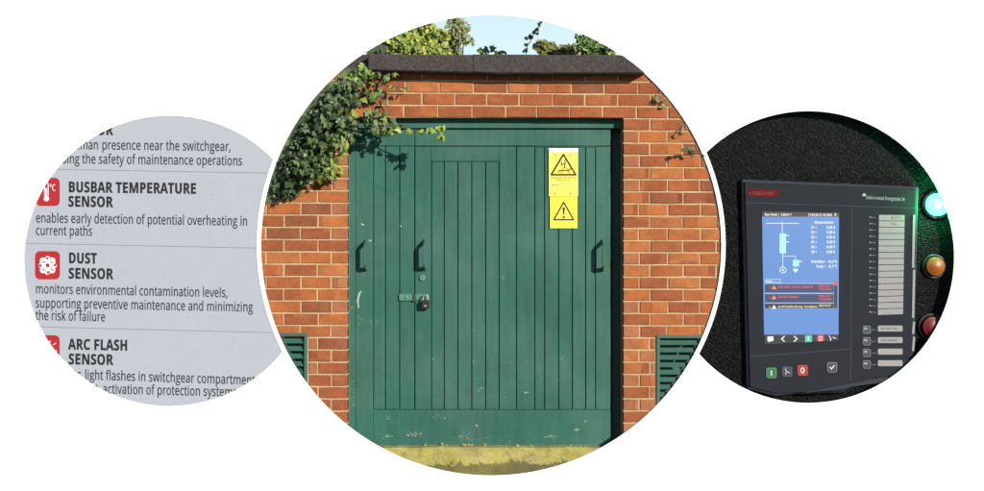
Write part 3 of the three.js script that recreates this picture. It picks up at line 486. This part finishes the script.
{
  const zf = ZC + 0.05, unit = thing('relay_unit', 'dark grey protection relay with lit blue screen and white label strips', 'control unit', P(830, 396, ZC));
  const dark = lin(0.016, 0.019, 0.025), housing = new THREE.MeshPhysicalMaterial({ color: lin(0.026, 0.03, 0.038), roughness: 0.7, specularIntensity: 0.4 });
  const outer = [[741.6, 179.2], [918.6, 186.6], [914.6, 352], [905, 378], [876, 384], [776, 396.5], [747, 389]];
  mesh('housing', plate(quadPx(outer, zf - 0.012), ZC, zf - 0.012, 0.008), housing, unit);
  const face = [[744.6, 182], [916, 189], [912, 351], [903, 374], [868, 379], [845, 391], [775, 393.5], [750, 387]];
  const A = P(740, 176, zf), C = P(922, 400, zf), K = 8, X = (p) => (p - 740) * K, Y = (p) => (p - 176) * K;
  const tex = canvasTex(1456, 1792, (x, w, h) => {
    x.fillStyle = '#1e2128'; x.fillRect(0, 0, w, h);
    x.strokeStyle = '#3d434d'; x.lineWidth = 4; const ln = (a, b, c, d) => { x.beginPath(); x.moveTo(X(a), Y(b)); x.lineTo(X(c), Y(d)); x.stroke(); };
    ln(746, 202.6, 918, 208.3); ln(852, 206, 850.6, 380); ln(750, 356.8, 851, 348.8);
    x.fillStyle = '#4c0d12'; x.beginPath(); x.moveTo(X(746.5), Y(188.2)); x.lineTo(X(781), Y(189.4)); x.lineTo(X(778), Y(197)); x.lineTo(X(746.8), Y(196.2)); x.fill();
    x.fillStyle = '#7a3438'; fit(x, 'e TANGO-1000', X(749), Y(194.6), 25 * K, 5 * K, true, 0.03);
    x.fillStyle = '#9ea3ab'; fit(x, 'Elektrometal Energetyka SA', X(866), Y(199), 39 * K, 4.6 * K, false, 0.05); x.fillRect(X(862.6), Y(193.6), 3 * K, 2.6 * K);
    x.strokeStyle = '#80858d'; x.fillStyle = '#80858d'; x.lineWidth = 3;
    for (let k = 0; k < 16; k++) { const y = 217.6 + k * 6.32; ln(869.4, y - 0.4, 876, y); x.beginPath(); x.arc(X(870.2), Y(y - 0.4), 6, 0, 7); x.fill(); }
    for (let k = 0; k < 4; k++) ln(871.5, 330 + k * 11.6, 876, 329.6 + k * 11.6);
  });
  mesh('face_plate', planarUV(plate(quadPx(face, zf), zf - 0.014, zf, 0.003), A, C), new THREE.MeshPhysicalMaterial({ map: tex, roughness: 0.75, specularIntensity: 0.3 }), unit);
  // screen
  const sq = [[762, 211.2], [839, 212.6], [838.6, 340.4], [764.2, 344.6]], zs = zf + 0.004;
  const st = canvasTex(800, 1340, (x, w, h) => {
    const K = 10, X = (p) => (p - 760) * K, Y = (p) => (p - 211) * K; x.fillStyle = '#5a8ace'; x.fillRect(0, 0, w, h);
    x.fillStyle = '#2a2328'; x.fillRect(0, 0, w, 58); x.fillStyle = '#8a3a3c'; x.fillRect(0, 52, w, 8);
    x.fillStyle = '#f4f6ff'; fit(x, 'New Panel |  Subnet 1', X(764.5), Y(215.8), 27 * K, 3.6 * K, true); fit(x, '17:53:25 21.10.2024', X(808), Y(216.2), 24 * K, 3.6 * K, true); x.beginPath(); x.arc(X(835.4), Y(215), 9, 0, 7); x.fill(); x.fillRect(X(835), Y(213), 8, 16);
    x.fillRect(X(766), Y(223), 33 * K, 6); x.fillRect(X(782), Y(222), 6, 12 * K); x.fillStyle = '#a9eef2'; x.fillRect(X(779.6), Y(233.5), 6.4 * K, 20 * K); x.fillStyle = '#e8fbff'; for (const y of [235, 241.4]) x.fillRect(X(786), Y(y), 28, 10);
    x.fillRect(X(782.6), Y(253), 5, 14 * K); x.fillRect(X(782.6), Y(256), 13 * K, 5); x.fillRect(X(795.2), Y(256), 5, 16 * K); x.fillStyle = '#a9eef2'; x.fillRect(X(792.8), Y(260), 6.2 * K, 6.4 * K); x.fillStyle = '#e8fbff'; x.fillRect(X(799), Y(261), 26, 10);
    x.strokeStyle = '#e8fbff'; x.lineWidth = 7; x.beginPath(); x.arc(X(783), Y(270), 29, 0, 7); x.stroke(); x.beginPath(); x.arc(X(783), Y(270), 10, 0, 7); x.fill(); x.beginPath(); x.moveTo(X(792.6), Y(269)); x.lineTo(X(798.4), Y(269)); x.lineTo(X(795.5), Y(273)); x.fill();
    x.fillStyle = '#f4f8ff'; fit(x, 'Measurements', X(814.5), Y(223.6), 19 * K, 3.6 * K, true);
    ['I1', 'I2', 'I3', 'U1', 'U2', 'U3'].forEach((s, k) => { const y = 228.6 + 4.9 * k; fit(x, s + ' =', X(811), Y(y), 6 * K, 3.6 * K, true); fit(x, k < 3 ? '0,00 A' : '0,00 V', X(826.6), Y(y), 8.4 * K, 3.6 * K, true); });
    fit(x, 'Humidity =', X(811), Y(262.8), 14.6 * K, 3.6 * K, true); fit(x, '43,3 %', X(828.2), Y(262.8), 9 * K, 3.6 * K, true); fit(x, 'Temp =', X(816), Y(267.6), 9.6 * K, 3.6 * K, true); fit(x, '21,7 °C', X(828.2), Y(267.6), 9 * K, 3.6 * K, true);
    x.strokeStyle = '#dfe9ff'; x.lineWidth = 4; x.strokeRect(X(765), Y(279.4), 15.6 * K, 3 * K); fit(x, 'Events', X(766), Y(282.2), 6 * K, 2.8 * K, true);
    [[283.4, '#2a3a66', '#ff4a52'], [293.4, '#2a3a66', '#ff4a52'], [303, '#1b2440', '#ffe98a']].forEach(([y, bg, fg], k) => { x.fillStyle = bg; x.fillRect(X(765), Y(y), 68.5 * K, (k < 2 ? 9 : 5.2) * K); x.fillStyle = '#dfe9ff'; x.fillRect(X(765), Y(y), 68.5 * K, 4);
      x.fillStyle = fg; fit(x, ['DEEP INPUT 2/4 DISC TERROR W', 'BAD POST TERROR 9', 'up self humidity Warning - Investigation'][k], X(778), Y(y + 4.6), (k === 1 ? 20 : k ? 39 : 35) * K, 2.9 * K, true); fit(x, '2023-10-27', X(818.6), Y(y + 3.6), 12 * K, 2.9 * K, true); if (k < 2) fit(x, '17:53:22,620', X(818.6), Y(y + 6.8), 12.4 * K, 2.9 * K, true); fit(x, String(k + 1), X(769), Y(y + 5), 1.4 * K, 2.6 * K, true);
      x.fillStyle = k < 2 ? '#ff8a4a' : '#f2f4ff'; x.beginPath(); x.moveTo(X(774), Y(y + 1.8)); x.lineTo(X(776.6), Y(y + 5.8)); x.lineTo(X(771.4), Y(y + 5.8)); x.fill(); });
    x.fillStyle = '#23283a'; x.fillRect(X(834), Y(281), 3.2 * K, 27 * K); x.fillStyle = '#d0542e'; x.fillRect(X(834), Y(281), 3.2 * K, 4.6 * K);
    x.fillStyle = '#1c1f2b'; x.fillRect(0, Y(334.6), w, 12 * K); x.fillStyle = '#f2f4ff'; x.fillRect(X(767.4), Y(336.4), 6 * K, 4.6 * K); x.beginPath(); x.moveTo(X(768.6), Y(340.8)); x.lineTo(X(771.4), Y(340.8)); x.lineTo(X(768.6), Y(342.6)); x.fill();
    x.strokeStyle = '#f2f4ff'; x.lineWidth = 11; for (const [a, d] of [[783, 1], [795.6, -1]]) { x.beginPath(); x.moveTo(X(a + 1.6 * d), Y(336)); x.lineTo(X(a - 1.4 * d), Y(338.8)); x.lineTo(X(a + 1.6 * d), Y(341.6)); x.stroke(); }
    x.fillStyle = '#35c9a0'; x.fillRect(X(805), Y(335.2), 7 * K, 7 * K); x.fillStyle = '#f2f4ff'; x.fillRect(X(807.8), Y(336.8), 14, 38); x.fillStyle = '#c8383c'; x.fillRect(X(817), Y(335), 7 * K, 7 * K); x.strokeStyle = '#f6dcdc'; x.lineWidth = 9; x.beginPath(); x.ellipse(X(820.5), Y(338.5), 15, 21, 0, 0, 7); x.stroke();
    x.strokeStyle = '#f2f4ff'; x.lineWidth = 8; x.beginPath(); x.moveTo(X(829), Y(335.4)); x.lineTo(X(831), Y(339)); x.lineTo(X(830), Y(342)); x.moveTo(X(832.6), Y(337)); x.lineTo(X(836), Y(338.6)); x.stroke();
  });
  mesh('screen', planarUV(plate(quadPx(sq, zs), zf - 0.001, zs, 0.001), P(760, 211, zs), P(840, 345, zs)), std({ color: 0x050505, roughness: 0.5, emissive: 0xffffff, emissiveMap: st, emissiveIntensity: 0.8 }), unit);
  // keys under the screen
  const key = (px, py, s, base, draw, name = 'key') => {
    const tx = canvasTex(128, 128, (x) => { x.fillStyle = base; x.fillRect(0, 0, 128, 128); x.lineCap = 'round'; draw(x); }), z = zf + 0.006, q = [px - s / 2, py - s / 2, px + s / 2, py + s / 2];
    mesh(name, planarUV(plate(roundRect(q, s * 0.18, z), zf - 0.001, z, 0.0012), P(q[0], q[1], z), P(q[2], q[3], z)), std({ map: tx, roughness: 0.5 }), unit);
  };
  function roundRect([x0, y0, x1, y1], r, z) { const o = []; for (const [cx, cy, a0] of [[x1 - r, y1 - r, 0], [x0 + r, y1 - r, 1], [x0 + r, y0 + r, 2], [x1 - r, y0 + r, 3]]) for (let k = 0; k <= 3; k++) { const a = (a0 + k / 3) * Math.PI / 2; o.push(V2(cx + r * Math.cos(a), cy + r * Math.sin(a), z)); } return o; }
  const line = (x, c, w, ...pts) => { x.strokeStyle = c; x.lineWidth = w; x.beginPath(); pts.forEach(([a, b], i) => (i ? x.lineTo(a, b) : x.moveTo(a, b))); x.stroke(); };
  const rim = (x, c) => { x.strokeStyle = c; x.lineWidth = 9; x.strokeRect(5, 5, 118, 118); };
  key(771.4, 373, 10.6, '#1d5a38', (x) => { rim(x, '#2d7a50'); line(x, '#b9d2c2', 12, [64, 38], [64, 92]); });
  key(787, 371.8, 10.2, '#22262d', (x) => { rim(x, '#454b55'); line(x, '#aab0b8', 9, [44, 24], [56, 60], [48, 100]); line(x, '#aab0b8', 9, [66, 62], [98, 78]); });
  key(802.6, 370.4, 10.6, '#7c1a20', (x) => { rim(x, '#98343a'); x.strokeStyle = '#dfc6c6'; x.lineWidth = 12; x.beginPath(); x.ellipse(64, 64, 20, 30, 0, 0, 7); x.stroke(); });
  key(832, 367.4, 10.2, '#22262d', (x) => { rim(x, '#6a7079'); line(x, '#c2c6cc', 13, [40, 62], [58, 84], [92, 40]); });
  for (let k = 0; k < 4; k++) key(866.7, 329.8 + k * 11.6, 8.2, '#22262d', (x) => { rim(x, '#656b74'); x.fillStyle = '#b2b6bc'; fit(x, 'F' + (k + 1), 24, 64, 50, 46, true); });
  // label strips
  const paper = std({ color: lin(0.24, 0.23, 0.24), roughness: 0.9 });
  for (let k = 0; k < 16; k++) { const t0 = k / 16, t1 = (k + 1) / 16, y = (t) => 214.6 + (315.4 - 214.6) * t, z = zf + 0.003;
    const q = [[878.8 - t0, y(t0) + 0.25], [904.6 - 1.6 * t0, y(t0) + 0.55 - t0 * 1.2], [904.6 - 1.6 * t1, y(t1) - 0.35 + 0.3 - t1 * 1.2], [878.8 - t1, y(t1) - 0.35]];
    const m = k < 2 ? std({ roughness: 0.8, map: canvasTex(256, 64, (x) => { x.fillStyle = '#878485'; x.fillRect(0, 0, 256, 64); x.fillStyle = '#7d3a3e'; fit(x, ['BLAD R', 'Pole'][k], 122, 48, k ? 56 : 96, 46, true); }) }) : paper;
    mesh('label_strip', planarUV(plate(quadPx(q, z), zf - 0.001, z, 0.0008), P(877.8, q[0][1], z), P(904.8, q[3][1], z)), m, unit); }
  ['APC TEMP TRAP', 'PANEL TERRORBOT', '', ''].forEach((s, k) => { const y = 328.8 + k * 11.55, z = zf + 0.003, q = [877.8, y - 3.2, 902.6, y + 2.8];
    mesh('key_label', planarUV(plate(roundRect(q, 1.2, z), zf - 0.001, z, 0.0008), P(q[0], q[1], z), P(q[2], q[3], z)), std({ roughness: 0.8, map: canvasTex(320, 80, (x) => { x.fillStyle = '#878485'; x.fillRect(0, 0, 320, 80); x.fillStyle = '#3a3a3e'; if (s) fit(x, s, 34, 54, 220, 36, true); }) }), unit); });
  for (const [y0, y1] of [[215, 268], [270, 318], [322, 334], [337, 351]]) mesh('edge_clip', plate(quadPx([[912.6, y0], [915, y0], [914, y1], [911.6, y1]], zf), zf - 0.02, zf + 0.004, 0.001), paper, unit);
  mesh('lower_lip', plate(quadPx([[846, 391.6], [868.4, 380], [903, 374.6], [902, 379.4], [876, 383.6], [800, 393.8]], zf), zf - 0.03, zf + 0.001, 0.002), housing, unit);
}

scene.traverse((o) => { if (o.isMesh) { o.castShadow = true; o.receiveShadow = true; } });
renderer.render(scene, camera);
